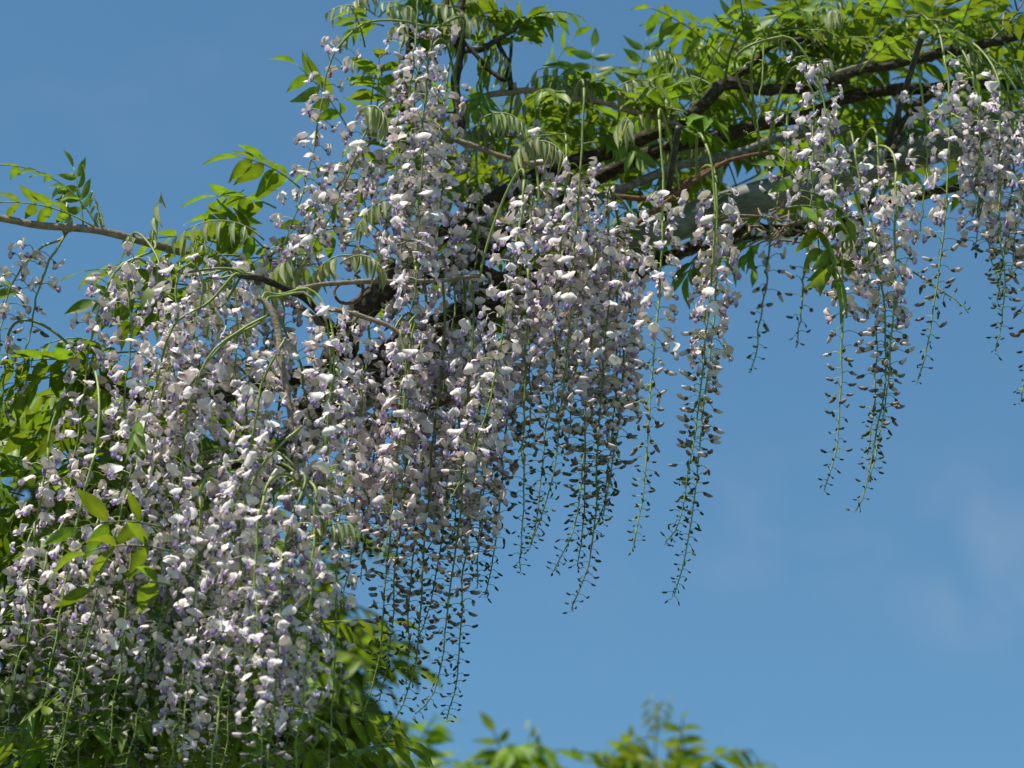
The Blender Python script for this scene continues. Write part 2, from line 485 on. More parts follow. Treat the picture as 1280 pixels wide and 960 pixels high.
def flower_template(openness, seed, withered=False):
    rg = random.Random(seed)
    acc = Acc()
    calyx(acc)
    nu, nv = 9, 7
    V, C = [], []
    reflex = openness * rg.uniform(0.6, 1.3)
    fold = rg.choice([rg.uniform(-0.006, 0.0), rg.uniform(0.0, 0.007), rg.uniform(0.007, 0.013)])       # side lobes swept back (+) or forward (-)
    crease = rg.uniform(0.0012, 0.0040)
    skew = rg.uniform(-0.22, 0.22)
    ht = rg.uniform(0.0130, 0.0168); wd = rg.uniform(0.0100, 0.0128)
    warm = rg.uniform(0, 1)
    wa, wp, wf = rg.uniform(0.0014, 0.0036), rg.uniform(0, 6.28), rg.uniform(4, 7)
    if withered: wa *= 2.2; wd *= 0.62; ht *= 0.85
    wprof = np.array([0.20, 0.66, 0.96, 1.04, 0.98, 0.74, 0.34])
    for j in range(nv):
        v = j / (nv - 1)
        for i in range(nu):
            u = -1 + 2 * i / (nu - 1)
            y = u * wd * wprof[j]
            z = 0.001 + ht * v * (1 - 0.12 * u * u) - 0.0022 * max(0, 1 - abs(u) * 3) * v ** 6
            x = 0.0052 + 0.0045 * math.sin(v * 1.7) - reflex * 0.0115 * v ** 2.2
            x += (-openness * fold + (1 - openness) * 0.0085) * u * u * (0.35 + 0.65 * v)
            x += crease * (1 - min(1, abs(u) * 2.2)) * (1 - v * 0.5) * (-1 if openness > 0.6 else 0.3)
            y *= 1 - 0.35 * (1 - openness) * abs(u)
            edge = max(abs(u), v) ** 3
            x += wa * edge * math.sin(wf * v + 3.5 * u + wp)
            z += skew * y + 0.8 * wa * abs(u) ** 3 * math.sin(wf * u * 1.3 + wp)
            V.append((x, y, z))
            c = lerp(WHITE, LILAC, 0.04 + 0.10 * rg.random() + 0.10 * (1 - v))
            k = max(0, 1 - (v / 0.45) ** 2 - (u / 0.5) ** 2)
            c = lerp(c, CREAM, 0.8 * k)
            c = lerp(c, np.array([0.80, 0.745, 0.65]), 0.35 * warm)
            if withered: c = lerp(c, np.array([0.42, 0.31, 0.20]), 0.35 + 0.5 * rg.random())
            C.append(c)
    acc.add(V, grid_tris(nu, nv), np.array(C))
    deep = rg.uniform(0.0, 1.0) ** 1.3
    wl = rg.uniform(0.75, 1.1)
    for s in (-1, 1):      # wings
        V, C = [], []
        spread = rg.uniform(0.5, 1.6)
        for j in range(5):
            v = j / 4
            wv = [0.25, 0.8, 1.0, 0.85, 0.35][j]
            for i in range(3):
                u = i - 1
                x = 0.0045 + (0.0100 * v - 0.002 * v * v) * wl
                z = -0.0002 - 0.0070 * v ** 1.3 * (0.6 + 0.5 * openness) * wl + u * 0.0044 * wv
                y = s * (0.0013 + 0.0034 * math.sin(v * 2.4) * spread - 0.0012 * u * u + 0.0008 * u)
                V.append((x + 0.002 * u * wv, y, z))
                C.append(lerp(lerp(WHITE, LILAC, 0.15 + 0.45 * deep), VIOLET, deep * (0.05 + 0.75 * v ** 1.6)))
        acc.add(V, grid_tris(3, 5), np.array(C))
    V, T = tube([(0.004, 0, -0.001), (0.009, 0, -0.0035), (0.0118 * wl, 0, -0.0075 * wl), (0.0112 * wl, 0, -0.0100 * wl)], [0.0014, 0.0026, 0.0024, 0.0008], 5)
    acc.add(V, T, lerp(LILAC, VIOLET, 0.1 + 0.8 * deep))
    return np.concatenate(acc.v), np.concatenate(acc.t), np.concatenate(acc.c)


def bud_template(stage, seed):
    """stage 1 = swollen pale bud about to open, 0 = small tight green grey bud; unit = metres at full size"""
    rg = random.Random(seed)
    acc = Acc()
    L = lerp(0.0078, 0.0175, stage); r = lerp(0.0017, 0.0034, stage)
    n = 6
    bend = rg.uniform(0.25, 0.65) * L
    P = [np.array([L * s, 0, bend * (s * s * 0.9 - 0.25 * s)]) for s in np.linspace(0, 1, n)]
    V, T = tube(P, r * np.array([0.5, 0.85, 1.0, 1.05, 0.85, 0.25]), 6)
    V[:, 1] *= 0.75
    dark = np.array([0.065, 0.085, 0.055]); mid = np.array([0.19, 0.16, 0.21]); pale = np.array([0.70, 0.60, 0.62])
    C = []
    for s in np.repeat(np.linspace(0, 1, n), 6):
        if stage > 0.7: c = lerp(np.array([0.55, 0.45, 0.50]), pale, min(1, s * 1.5))
        elif stage > 0.35: c = lerp(np.array([0.14, 0.13, 0.09]), lerp(mid, pale, rg.random() * 0.5), s)
        else: c = lerp(np.array([0.10, 0.13, 0.05]), dark, s)
        C.append(c * rg.uniform(0.9, 1.1))
    acc.add(V, T, np.array(C))
    calyx(acc, L * 0.32, r * 1.05, np.array([0.12, 0.12, 0.075]) if stage > 0.35 else dark)
    return np.concatenate(acc.v), np.concatenate(acc.t), np.concatenate(acc.c)


FL = [flower_template(o, 10 + i) for i, o in enumerate([1.0, 1.0, 0.9, 1.1, 0.75, 1.0, 0.95, 1.2, 0.85, 1.05, 0.7, 1.1, 1.0, 0.9, 1.25, 0.8, 1.0, 0.9, 1.1, 0.75, 1.0, 0.85, 1.15, 0.95])]
WITHER = [flower_template(0.7, 200 + i, True) for i in range(4)]
HALF = [flower_template(o, 40 + i) for i, o in enumerate([0.3, 0.15, 0.45, 0.25])]
BIGBUD = [bud_template(s, 60 + i) for i, s in enumerate([1.0, 0.9, 0.8, 1.0, 0.75])]
MIDBUD = [bud_template(s, 70 + i) for i, s in enumerate([0.65, 0.55, 0.45, 0.6])]
SMALLBUD = [bud_template(s, 80 + i) for i, s in enumerate([0.3, 0.15, 0.0, 0.2])]
SHAPES = {}
for nm, lst in (('flower', FL), ('withered', WITHER), ('half', HALF), ('bud', BIGBUD), ('midbud', MIDBUD), ('smallbud', SMALLBUD)):
    for i, t in enumerate(lst):
        SHAPES[(nm, i)] = t

# leaflets: along +X, width Y, normal Z, length 1
def leaflet_template(curl, fold, width, seed, pale=0.0):
    rg = random.Random(seed)
    n = 7
    V, C = [], []
    prof = [0.10, 0.72, 1.0, 0.96, 0.74, 0.36, 0.03]
    g1 = np.array([0.185, 0.285, 0.032]); g2 = np.array([0.12, 0.205, 0.022])
    gp = np.array([0.42, 0.48, 0.27])
    bend = rg.uniform(-0.12, 0.12)
    for j in range(n):
        s = j / (n - 1)
        for u in (-1, 0, 1):
            w = width * prof[j] * 0.5
            y = u * w * math.cos(fold) + bend * s * s
            z = abs(u) * w * math.sin(fold) - curl * s * s * 0.5 + 0.02 * math.sin(5 * s + seed + 2 * u)
            x = s * (1 - 0.15 * curl * s)
            V.append((x, y, z))
            c = lerp(g1, g2, rg.random())
            if u == 0: c = c * 1.25
            C.append(lerp(c, gp, pale))
    return np.array(V), grid_tris(3, n), np.array(C)


LEAFLETS = {'mature': [leaflet_template(c, f, w, i) for i, (c, f, w) in enumerate([(0.15, 0.2, 0.34), (0.35, 0.35, 0.36), (0.55, 0.25, 0.31), (0.05, 0.15, 0.38), (0.7, 0.45, 0.33)])],
            'young': [leaflet_template(c, f, w, 20 + i, 0.85) for i, (c, f, w) in enumerate([(0.3, 0.9, 0.34), (0.15, 1.1, 0.30), (0.45, 0.8, 0.36)])]}
for nm, lst in LEAFLETS.items():
    for i, t in enumerate(lst):
        SHAPES[(nm, i)] = t
MATOF = lambda key: M_LEAF if key[0] in ('mature', 'young') else M_PETAL
SHARED = {}


def shared_mesh(key, objname):
    if key not in SHARED:
        V, T, C = SHAPES[key]
        SHARED[key] = mesh_from(objname, V, T, MATOF(key), C)
    return SHARED[key]


ITEMS = []     # every flower / bud / leaflet: dict(kind, key, M, P, owner, rad)
OWNERS = []    # racemes and compound leaves: (object, origin)


def frame(xdir, up):
    x = norm(xdir); z = norm(np.asarray(up) - x * (np.asarray(up) @ x)); y = np.cross(z, x)
    return np.stack([x, y, z], axis=1)


STEMC = np.array([0.22, 0.29, 0.07])


def raceme(pts, fo=0.5, width=1.0, density=1.0, start=0.06, attach=True, tipstage=0.0, n=60):
    """pts: world points down the stem; fo: part of the stem with open flowers"""
    C = catmull(pts, n)
    nz_ = rng.normal(0, 1, (n, 3))
    for _ in range(4): nz_[1:-1] = (nz_[:-2] + nz_[1:-1] * 2 + nz_[2:]) / 4
    nz_[0] = nz_[-1] = 0
    C += nz_ * 0.0022
    seg = np.linalg.norm(np.diff(C, axis=0), axis=1)
    cum = np.concatenate([[0], np.cumsum(seg)]); L = cum[-1]
    origin = C[0]
    acc = Acc()
    shade = random.uniform(0.7, 1.15)
    V, T = tube(C[::2], np.linspace(0.0017, 0.0007, len(C[::2])), 5)
    acc.add(V, T, STEMC * shade)
    if attach:
        w, d = nearest_wood(origin)
        if 0.01 < d < 0.35:
            t0 = norm(C[2] - C[0])
            c1 = w + np.array([0, 0, 0.35 * d]) + (origin - w) * 0.15; c2 = origin - t0 * 0.45 * d
            q = np.linspace(0, 1, 16)[:, None]
            Bz = (1 - q) ** 3 * w + 3 * (1 - q) ** 2 * q * c1 + 3 * (1 - q) * q ** 2 * c2 + q ** 3 * origin
            V, T = tube(Bz, np.linspace(0.0017, 0.0017, 16), 6)
            acc.add(V, T, STEMC * shade * 0.9)
    oid = len(OWNERS)
    phi = random.uniform(0, 6.28)
    s = start * L
    while s < L * 0.997:
        t = s / L
        p = np.array([np.interp(s, cum, C[:, k]) for k in range(3)])
        tan = norm(np.array([np.interp(min(L, s + 0.004), cum, C[:, k]) for k in range(3)]) - p + 1e-9)
        phi += 2.4 + random.gauss(0, 0.35)
        side = norm(np.cross(tan, [0.3, 0.9, 0.1])); side2 = np.cross(tan, side)
        rad = math.cos(phi) * side + math.sin(phi) * side2
        rad = norm(rad + np.array([0, 0, 0.12]))
        # stage of this flower: 1 open .. 0 tip bud
        if t < fo: st = 1.0 + random.uniform(-0.05, 0.05)
        else: st = max(0, 1 - (t - fo) / max(0.02, (1 - fo))) ** 1.35
        stj = st + random.gauss(0, 0.05)
        tailk = max(0.12, min(1, (1 - t) / max(0.05, min(0.8, 1 - fo)))) if t > fo else 1.0
        ped = width * lerp(0.0065, 0.0185, min(1, max(0, stj)) ** 0.8) * random.uniform(0.75, 1.2)
        if t < 0.12: ped *= 1.1
        tip = p + rad * ped + np.array([0, 0, -0.10 * ped]) + rng.normal(0, 0.0012, 3)
        mid = p + rad * ped * 0.55 + np.array([0, 0, 0.16 * ped])
        V, T = tube(catmull([p, mid, tip], 4), np.linspace(0.00062, 0.00045, 4) * lerp(0.8, 1.15, min(1, max(0, st))), 3, False)
        acc.add(V, T, STEMC * shade * 1.05)
        if stj > 0.93 and t < fo + 0.06:
            key = ('flower', random.randrange(len(FL))); kind = 'flower'
            if random.random() < (0.10 if t < 0.2 else 0.01): key = ('withered', random.randrange(4))
            sc = random.uniform(0.60, 0.90)
            dirn = norm(rad * [1, 1, 0.3] + rng.normal(0, 0.36, 3) + np.array([0, 0, -0.12]))
            up = norm(np.array([0, 0, 1.0]) + rng.normal(0, 0.40, 3)); rr = 0.010
        elif stj > 0.87:
            key = ('half', random.randrange(len(HALF))); kind = 'flower'
            sc = random.uniform(0.75, 0.98)
            dirn = norm(rad + rng.normal(0, 0.25, 3) + np.array([0, 0, -0.35])); up = norm(np.array([0, 0, 1.0]) + rng.normal(0, 0.25, 3)); rr = 0.007
        elif stj > 0.56:
            key = ('bud', random.randrange(len(BIGBUD))); kind = 'bud'
            sc = random.uniform(0.75, 1.0)
            dirn = norm(rad + rng.normal(0, 0.42, 3) + np.array([0, 0, -0.4])); up = norm(np.array([0, 0, 1.0]) + rng.normal(0, 0.35, 3)); rr = 0.005
        elif stj > 0.32:
            key = ('midbud', random.randrange(len(MIDBUD))); kind = 'bud'
            sc = random.uniform(0.75, 1.0)
            dirn = norm(rad + rng.normal(0, 0.5, 3) + np.array([0, 0, -0.4])); up = norm(np.array([0, 0, 1.0]) + rng.normal(0, 0.4, 3)); rr = 0.004
        else:
            key = ('smallbud', random.randrange(len(SMALLBUD))); kind = 'bud'
            sc = lerp(0.5, 1.0, min(1, stj / 0.36 if stj > 0 else 0)) * random.uniform(0.85, 1.15)
            dirn = norm(rad + rng.normal(0, 0.45, 3) + np.array([0, 0, 0.1]) + 0.55 * tan); up = norm(np.array([0, 0, 1.0]) + rng.normal(0, 0.3, 3)); rr = 0.0028
        ITEMS.append(dict(kind=kind, key=key, M=frame(dirn, up) * sc, P=tip, owner=oid, rad=rr * sc))
        gap = lerp(0.0034, 0.0056, min(1, max(0, st)) ** 0.7) / density
        s += gap * random.uniform(0.7, 1.3)
    o = link('raceme', acc.mesh('raceme', M_STEM, origin), vine, origin, vb)
    OWNERS.append((o, origin))


def hang(pix, Y, fo=0.5, dY=0.0, **k):
    n = len(pix)
    raceme([at(x, y, Y + dY * i / max(1, n - 1)) for i, (x, y) in enumerate(pix)], fo, **k)


def hang_from(x, y, length, Y, fo, lean=-0.05, **k):
    """a raceme that arches out of the wood and hangs by its weight, drifting a little with the breeze"""
    l = lean + random.gauss(0, 0.025)
    ox = random.uniform(-25, 25)
    j = random.uniform(-8, 8)
    pix = [(x - ox, y - 12), (x - ox * 0.4, y - 18), (x, y + 8), (x + l * length * 0.3 + j, y + length * 0.33), (x + l * length * 0.62 - j * 0.4, y + length * 0.66),
           (x + l * length, y + length * 0.9), (x + l * length * 1.2 - random.uniform(2, 16), y + length)]
    hang(pix, Y, fo, **k)


# ---- racemes seen one by one in the photograph
hang([(92, 287), (70, 300), (48, 312), (30, 332), (12, 362), (3, 410), (-2, 450)], -0.1, 0.75, density=0.8, start=0.25)
hang([(80, 296), (60, 330), (46, 370), (38, 420), (30, 452), (24, 482)], -0.1, 0.35, density=0.45, start=0.2)
hang([(10, 420), (6, 470), (0, 520), (-6, 560)], -0.1, 0.5, density=0.7)
hang([(186, 316), (162, 324), (140, 346), (126, 380), (114, 425), (104, 490), (92, 580), (76, 680), (62, 740)], -0.12, 0.75, start=0.13, density=0.9)
hang([(250, 385), (222, 402), (206, 432), (194, 482), (172, 560), (150, 640), (125, 720), (105, 800)], -0.26, 0.8)
hang([(265, 392), (232, 410), (210, 460), (196, 520), (186, 600), (170, 700), (150, 760)], -0.22, 0.85)
hang([(340, 392), (300, 412), (268, 438), (247, 472), (236, 512), (228, 570), (220, 650), (206, 740), (190, 830)], -0.27, 0.8, start=0.25)
hang([(325, 402), (288, 424), (255, 455), (232, 492), (218, 545), (208, 620), (195, 700)], -0.25, 0.8, start=0.25)
hang([(356, 425), (342, 445), (328, 480), (318, 530), (308, 580), (290, 645), (278, 720), (268, 800)], -0.29, 0.85)
hang([(352, 370), (380, 366), (400, 384), (410, 425), (412, 470), (408, 540), (404, 620), (398, 700)], -0.26, 0.85, start=0.2)
hang([(360, 366), (388, 362), (408, 390), (417, 430), (416, 480), (410, 560), (400, 640)], -0.24, 0.8, start=0.2)
hang([(358, 415), (370, 440), (380, 480), (384, 540), (378, 620), (370, 690)], -0.24, 0.85)
hang([(375, 535), (345, 560), (322, 595), (306, 640), (300, 700), (308, 800), (300, 880)], -0.3, 0.85, start=0.1)
hang([(378, 615), (364, 650), (354, 700), (350, 770), (346, 850), (338, 930), (330, 1000)], -0.33, 0.75)
hang([(330, 620), (322, 670), (318, 740), (326, 820), (330, 900), (322, 980)], -0.33, 0.8, width=1.1)
hang([(395, 625), (392, 680), (388, 740), (384, 820), (376, 900), (366, 980)], -0.31, 0.72, width=1.1)
hang([(400, 640), (418, 660), (421, 720), (418, 800), (414, 900), (408, 990)], -0.28, 0.35, density=0.8)
hang([(150, 690), (132, 740), (112, 790), (98, 840), (84, 900), (66, 970)], -0.2, 0.3, density=0.8)
hang([(60, 690), (48, 740), (36, 795), (18, 840), (-6, 864)], -0.15, 0.45, density=0.8)
hang([(205, 770), (192, 800), (182, 850), (166, 920), (150, 985)], -0.25, 0.2, density=0.8)
hang([(292, 770), (284, 820), (276, 880), (266, 940), (258, 1010)], -0.28, 0.25, density=0.7)
hang([(120, 560), (108, 600), (96, 660), (80, 740), (66, 820), (56, 880)], -0.18, 0.6)
hang([(60, 560), (52, 610), (42, 680), (30, 760), (20, 820)], -0.12, 0.6)
hang([(110, 700), (102, 760), (92, 830), (78, 910), (64, 980)], -0.14, 0.5, density=0.85)
hang([(30, 700), (26, 770), (18, 850), (6, 930)], -0.1, 0.45, density=0.85)
hang([(170, 640), (164, 700), (156, 780), (146, 860), (136, 940)], -0.22, 0.6, density=0.9)
hang([(250, 620), (246, 690), (242, 780), (236, 860), (228, 940)], -0.27, 0.7)
hang([(235, 800), (228, 860), (218, 930), (205, 1010)], -0.2, 0.6)
# centre: long tails against the sky
tails = [([(515, 400), (505, 450), (498, 540), (490, 640), (482, 740), (468, 850), (448, 908)], -0.10, 0.52),
         ([(530, 420), (518, 500), (506, 600), (497, 690), (488, 800), (474, 884)], -0.05, 0.52),
         ([(545, 400), (535, 500), (525, 600), (517, 700), (506, 865)], 0.0, 0.58),
         ([(555, 420), (545, 520), (535, 620), (527, 720), (520, 820), (502, 880), (467, 936)], -0.08, 0.5),
         ([(580, 400), (570, 500), (560, 600), (550, 700), (532, 775), (520, 800)], -0.03, 0.55),
         ([(592, 400), (585, 500), (578, 600), (569, 690), (558, 780), (542, 860), (512, 902)], -0.12, 0.48),
         ([(605, 420), (598, 520), (590, 620), (580, 730), (570, 840), (557, 907)], -0.06, 0.46),
         ([(615, 430), (608, 520), (602, 640), (596, 742)], 0.02, 0.6),
         ([(645, 400), (638, 480), (630, 560), (622, 650), (616, 710), (604, 750)], 0.0, 0.4),
         ([(660, 330), (658, 420), (655, 520), (655, 640), (652, 690), (650, 720)], -0.05, 0.42),
         ([(730, 110), (727, 165), (722, 260), (715, 340), (708, 450), (692, 590), (676, 650), (662, 690)], -0.12, 0.6),
         ([(708, 180), (706, 260), (697, 345), (692, 450), (682, 560), (672, 640), (664, 688)], -0.1, 0.6),
         ([(760, 250), (762, 300), (762, 370), (755, 430), (750, 530), (744, 640), (738, 690), (713, 768)], -0.1, 0.45),
         ([(745, 290), (742, 380), (735, 480), (728, 590), (718, 660), (688, 722)], -0.06, 0.5),
         ([(735, 300), (735, 420), (732, 540), (730, 640), (722, 716)], 0.0, 0.5),
         ([(785, 320), (782, 400), (778, 480), (768, 560), (756, 630), (742, 664)], -0.04, 0.6),
         ([(775, 310), (772, 400), (768, 500), (758, 600), (752, 650)], 0.05, 0.55),
         ([(824, 150), (828, 225), (828, 300), (822, 380), (815, 470), (806, 590), (798, 650), (790, 692)], -0.12, 0.55),
         ([(882, 180), (892, 225), (892, 310), (885, 400), (874, 500), (858, 610), (846, 660), (828, 684)], -0.1, 0.5),
         ([(894, 220), (897, 300), (892, 400), (880, 510), (870, 610), (858, 690), (838, 752)], -0.05, 0.48)]
for pix, Y, fo in tails:
    hang(pix, Y, fo - 0.06, start=0.18 if pix[0][1] < 200 else 0.05)
hang([(655, 225), (651, 270), (642, 325), (630, 400), (618, 475), (600, 540), (580, 596), (552, 642)], -0.15, 0.85, start=0.1)
hang([(500, 412), (506, 440), (505, 500), (498, 560), (488, 640), (480, 700)], -0.14, 0.85)
hang([(520, 400), (512, 430), (510, 500), (508, 560), (500, 640)], -0.12, 0.9)
hang([(440, 455), (452, 470), (450, 540), (444, 620), (436, 700), (428, 760)], -0.08, 0.7)
hang([(425, 470), (434, 490), (430, 560), (424, 640), (418, 690)], -0.12, 0.85)
hang([(460, 470), (470, 492), (468, 560), (460, 640), (450, 730)], -0.04, 0.6)
# upper left
hang([(520, 30), (482, 24), (450, 34), (422, 60), (408, 92), (400, 145), (388, 205), (370, 265), (348, 322)], -0.08, 0.95, start=0.24, density=0.62, width=1.15)
hang([(500, 118), (478, 130), (462, 150), (445, 200), (424, 245), (398, 296), (372, 340)], -0.08, 0.97, density=0.8, start=0.2)
hang([(440, 205), (420, 240), (392, 285), (360, 330), (345, 370)], -0.04, 0.97, density=0.9)
hang([(500, 26), (505, 40), (500, 70), (500, 120), (498, 180), (492, 240), (480, 290)], -0.06, 0.95, density=0.7)
hang([(555, 30), (542, 42), (536, 75), (532, 130), (528, 200), (525, 270), (522, 335), (512, 400)], -0.14, 0.97, width=1.15, density=0.9)
hang([(540, 60), (522, 90), (516, 150), (512, 220), (505, 290), (498, 340)], -0.1, 0.95, width=1.1, density=0.85)
hang([(560, 90), (556, 140), (552, 210), (548, 290), (540, 350)], -0.08, 0.95)
hang([(522, -40), (521, 30), (517, 80), (512, 120)], -0.16, 0.6, density=0.5, start=0.5)
# right
hang([(944, 58), (950, 48), (955, 62), (951, 110), (948, 155), (932, 168)], -0.15, 0.2, density=0.12, start=0.3)
hang([(958, 50), (985, 46), (1008, 68), (1024, 110), (1035, 150), (1041, 200), (1044, 250), (1042, 300)], -0.2, 0.98, start=0.2, density=0.68)
hang([(1010, 100), (1017, 120), (1016, 180), (1014, 240), (1008, 290)], -0.14, 0.97, density=0.55)
hang([(985, 130), (982, 170), (978, 220), (970, 260)], -0.05, 0.9, density=0.5)
hang([(1068, 185), (1076, 230), (1092, 290), (1104, 370), (1108, 450), (1098, 530), (1082, 610), (1066, 644)], -0.1, 0.42, density=0.78)
hang([(1096, 170), (1100, 240), (1098, 330), (1096, 430), (1094, 500), (1082, 575)], -0.06, 0.5, density=0.78)
hang([(1120, 215), (1119, 300), (1116, 400), (1110, 470), (1100, 545), (1084, 610)], -0.1, 0.45, density=0.78)
hang([(1045, 270), (1052, 330), (1052, 420), (1050, 490), (1046, 560), (1030, 618)], -0.05, 0.3, density=0.78)
hang([(1180, 70), (1186, 110), (1188, 175), (1185, 235), (1180, 295), (1170, 370), (1160, 435), (1144, 484)], -0.12, 0.5, density=0.68)
hang([(1100, 305), (1130, 332), (1160, 352), (1190, 370), (1212, 392)], 0.02, 0.15, density=0.68)
hang([(1215, 170), (1226, 240), (1236, 300), (1246, 350), (1252, 372)], -0.04, 0.3, density=0.68)
hang([(1250, 115), (1250, 200), (1251, 290), (1257, 350), (1252, 405), (1242, 446)], -0.1, 0.5, density=0.78)
hang([(1262, 140), (1268, 200), (1262, 270), (1254, 330), (1246, 380)], -0.05, 0.6, density=0.78)
hang([(1282, 150), (1280, 240), (1284, 330), (1286, 430), (1274, 508)], -0.05, 0.45, density=0.78)
hang([(966, 270), (962, 310), (955, 370), (946, 425), (938, 468)], 0.1, 0.25, density=0.55)
hang([(1012, 320), (1006, 345), (1001, 385), (995, 436)], 0.08, 0.1, density=0.55)
hang([(1030, 170), (1032, 230), (1034, 280), (1030, 330)], -0.02, 0.9, density=0.55)
hang([(1215, 90), (1222, 130), (1225, 180), (1222, 230)], -0.1, 0.97, density=0.9)
hang([(1150, 100), (1156, 140), (1158, 190), (1154, 250), (1150, 300)], -0.06, 0.95, density=0.55)

# ---- the rest of the mass, hanging from the wood behind
for (x0, x1, y0, y1, l0, l1, Y0, Y1, f0, f1, cnt) in [
        (90, 430, 390, 520, 280, 380, -0.06, 0.10, 0.75, 0.9, 4),
        (150, 420, 540, 640, 300, 400, -0.1, 0.1, 0.65, 0.85, 4),
        (0, 300, 680, 780, 260, 360, -0.1, 0.2, 0.3, 0.6, 4),
        (455, 640, 390, 470, 220, 310, -0.1, 0.1, 0.75, 0.95, 4),
        (640, 790, 235, 320, 200, 300, -0.06, 0.10, 0.7, 0.95, 5),
        (590, 700, 170, 230, 130, 200, 0.0, 0.08, 0.9, 0.97, 3),
        (430, 600, 190, 270, 120, 170, -0.10, 0.04, 0.9, 0.97, 4),
        (480, 640, 290, 340, 130, 180, -0.10, 0.02, 0.85, 0.97, 2),
        (150, 340, 340, 385, 200, 300, -0.24, -0.1, 0.8, 0.95, 4),
        (280, 380, 290, 350, 130, 200, -0.12, 0.02, 0.9, 0.97, 3),
        (1190, 1290, 140, 180, 130, 200, -0.05, 0.08, 0.75, 0.95, 2)]:
    for i in range(cnt):
        x = x0 + (x1 - x0) * (i + random.random()) / cnt
        hang_from(x, random.uniform(y0, y1), random.uniform(l0, l1), random.uniform(Y0, Y1), random.uniform(f0, f1))

# ------------------------------------------------------------------ leaves
LEAFC = {'mature': np.array([0.14, 0.21, 0.05]), 'young': np.array([0.24, 0.29, 0.11])}


def leaf_geometry(P0, d0, L, pairs, ll, kind, droop, up=None, rachis_droop=0.5):
    """returns rachis curve and leaflet placements"""
    d0 = norm(d0)
    C = [np.asarray(P0, float)]; d = d0.copy(); n = 12
    for i in range(n):
        d = norm(d + np.array([0, 0, -rachis_droop / n * 1.4])); C.append(C[-1] + d * L / n)
    C = np.array(C)
    out = []
    upv = np.array([0, 0, 1.0]) if up is None else np.asarray(up, float)
    upv = upv + rng.normal(0, 0.25, 3)
    for k in range(pairs + 1):
        s = 0.28 + 0.72 * k / pairs
        i = min(n - 1, int(s * n)); p = lerp(C[i], C[i + 1], s * n - i) if s < 1 else C[-1]
        tan = norm(C[i + 1] - C[i]); N = norm(upv - tan * (upv @ tan)); Bv = np.cross(N, tan)
        size = ll * (0.8 + 0.3 * math.sin(math.pi * min(1, s * 0.9))) * random.uniform(0.85, 1.12)
        for sd in ((-1, 1) if k < pairs else (0,)):
            a = R(random.uniform(20, 42)) if sd else R(90)
            dirn = math.cos(a) * sd * Bv + math.sin(a) * tan + np.array([0, 0, -1.0]) * droop * random.uniform(0.6, 1.4) + rng.normal(0, 0.08, 3)
            nrm = N + rng.normal(0, 0.2, 3) + (0.4 * tan if kind == 'young' else 0)
            if kind == 'young':
                nrm = nrm + Bv * sd * 0.8
                dirn = dirn * [0.75, 0.75, 1] + np.array([0, 0, -0.7])
            out.append((p, frame(dirn, nrm) * size, size))
    return C, out


def leaf(P0, d0, L=0.17, pairs=5, ll=0.046, kind='mature', droop=0.25, up=None, rachis_droop=0.5, parent_shoot=None):
    C, lf = leaf_geometry(P0, d0, L, pairs, ll, kind, droop, up, rachis_droop)
    acc = Acc()
    V, T = tube(C, np.linspace(0.0013, 0.0006, len(C)), 5)
    acc.add(V, T, LEAFC[kind] * random.uniform(0.8, 1.2))
    oid = len(OWNERS); OWNERS.append((None, C[0], acc))
    for p, Mx, size in lf:
        ITEMS.append(dict(kind='leaflet', key=(kind, random.randrange(len(LEAFLETS[kind]))), M=Mx, P=p, owner=oid, rad=size * 0.2, off=Mx[:, 0] * 0.5))


def shoot(P, r=0.0022, leaves=4, kind='mature', L=(0.13, 0.2), ll=(0.036, 0.054), tip_young=True, s0=0.25, dark=1.0, bias=(0, 0, 0)):
    C = catmull(P, 16)
    acc = Acc()
    V, T = tube(C, np.linspace(r, r * 0.5, 16), 6)
    acc.add(V, T, np.array([0.13, 0.17, 0.05]) * random.uniform(0.6, 1.2) * dark)
    link('green_shoot', acc.mesh('green_shoot', M_STEM, C[0]), vine, C[0], vb)
    for k in range(leaves):
        s = s0 + (1 - s0) * (k + 0.5 * random.random()) / max(1, leaves - 0.5)
        s = min(1, s); i = min(14, int(s * 15)); p = lerp(C[i], C[i + 1], s * 15 - i)
        tan = norm(C[i + 1] - C[i])
        a = k * 2.5 + random.uniform(-0.5, 0.5)
        s1 = norm(np.cross(tan, [0.2, 1, 0.1])); s2 = np.cross(tan, s1)
        d = norm(math.cos(a) * s1 + 0.7 * math.sin(a) * s2 + 0.6 * tan + np.array([0, 0, 0.35]) + np.asarray(bias))
        yk = (kind == 'young') or (tip_young and s > 0.8 and random.random() < 0.6)
        if yk:
            leaf(p, d, random.uniform(0.06, 0.10), random.choice([5, 6]), random.uniform(0.022, 0.034), 'young', random.uniform(0.8, 1.6), rachis_droop=random.uniform(0.8, 1.6))
        else:
            leaf(p, d, random.uniform(*L), random.choice([4, 5, 5, 6]), random.uniform(*ll), 'mature', random.uniform(0.1, 0.55), rachis_droop=random.uniform(0.3, 1.1))


def pshoot(pts, Y, **k):
    shoot(px(pts, Y), **k)


# left sprig above the thin branch
def pleaf(a, b, Y, pairs, ll, kind='mature', droop=0.25, rd=0.5, up=None):
    A, Bp = at(*a, Y), at(*b, Y)
    v = Bp - A
    leaf(A, norm(v) + np.array([0, 0, rd * 0.55]), np.linalg.norm(v) * 1.05, pairs, ll, kind, droop, up, rd)


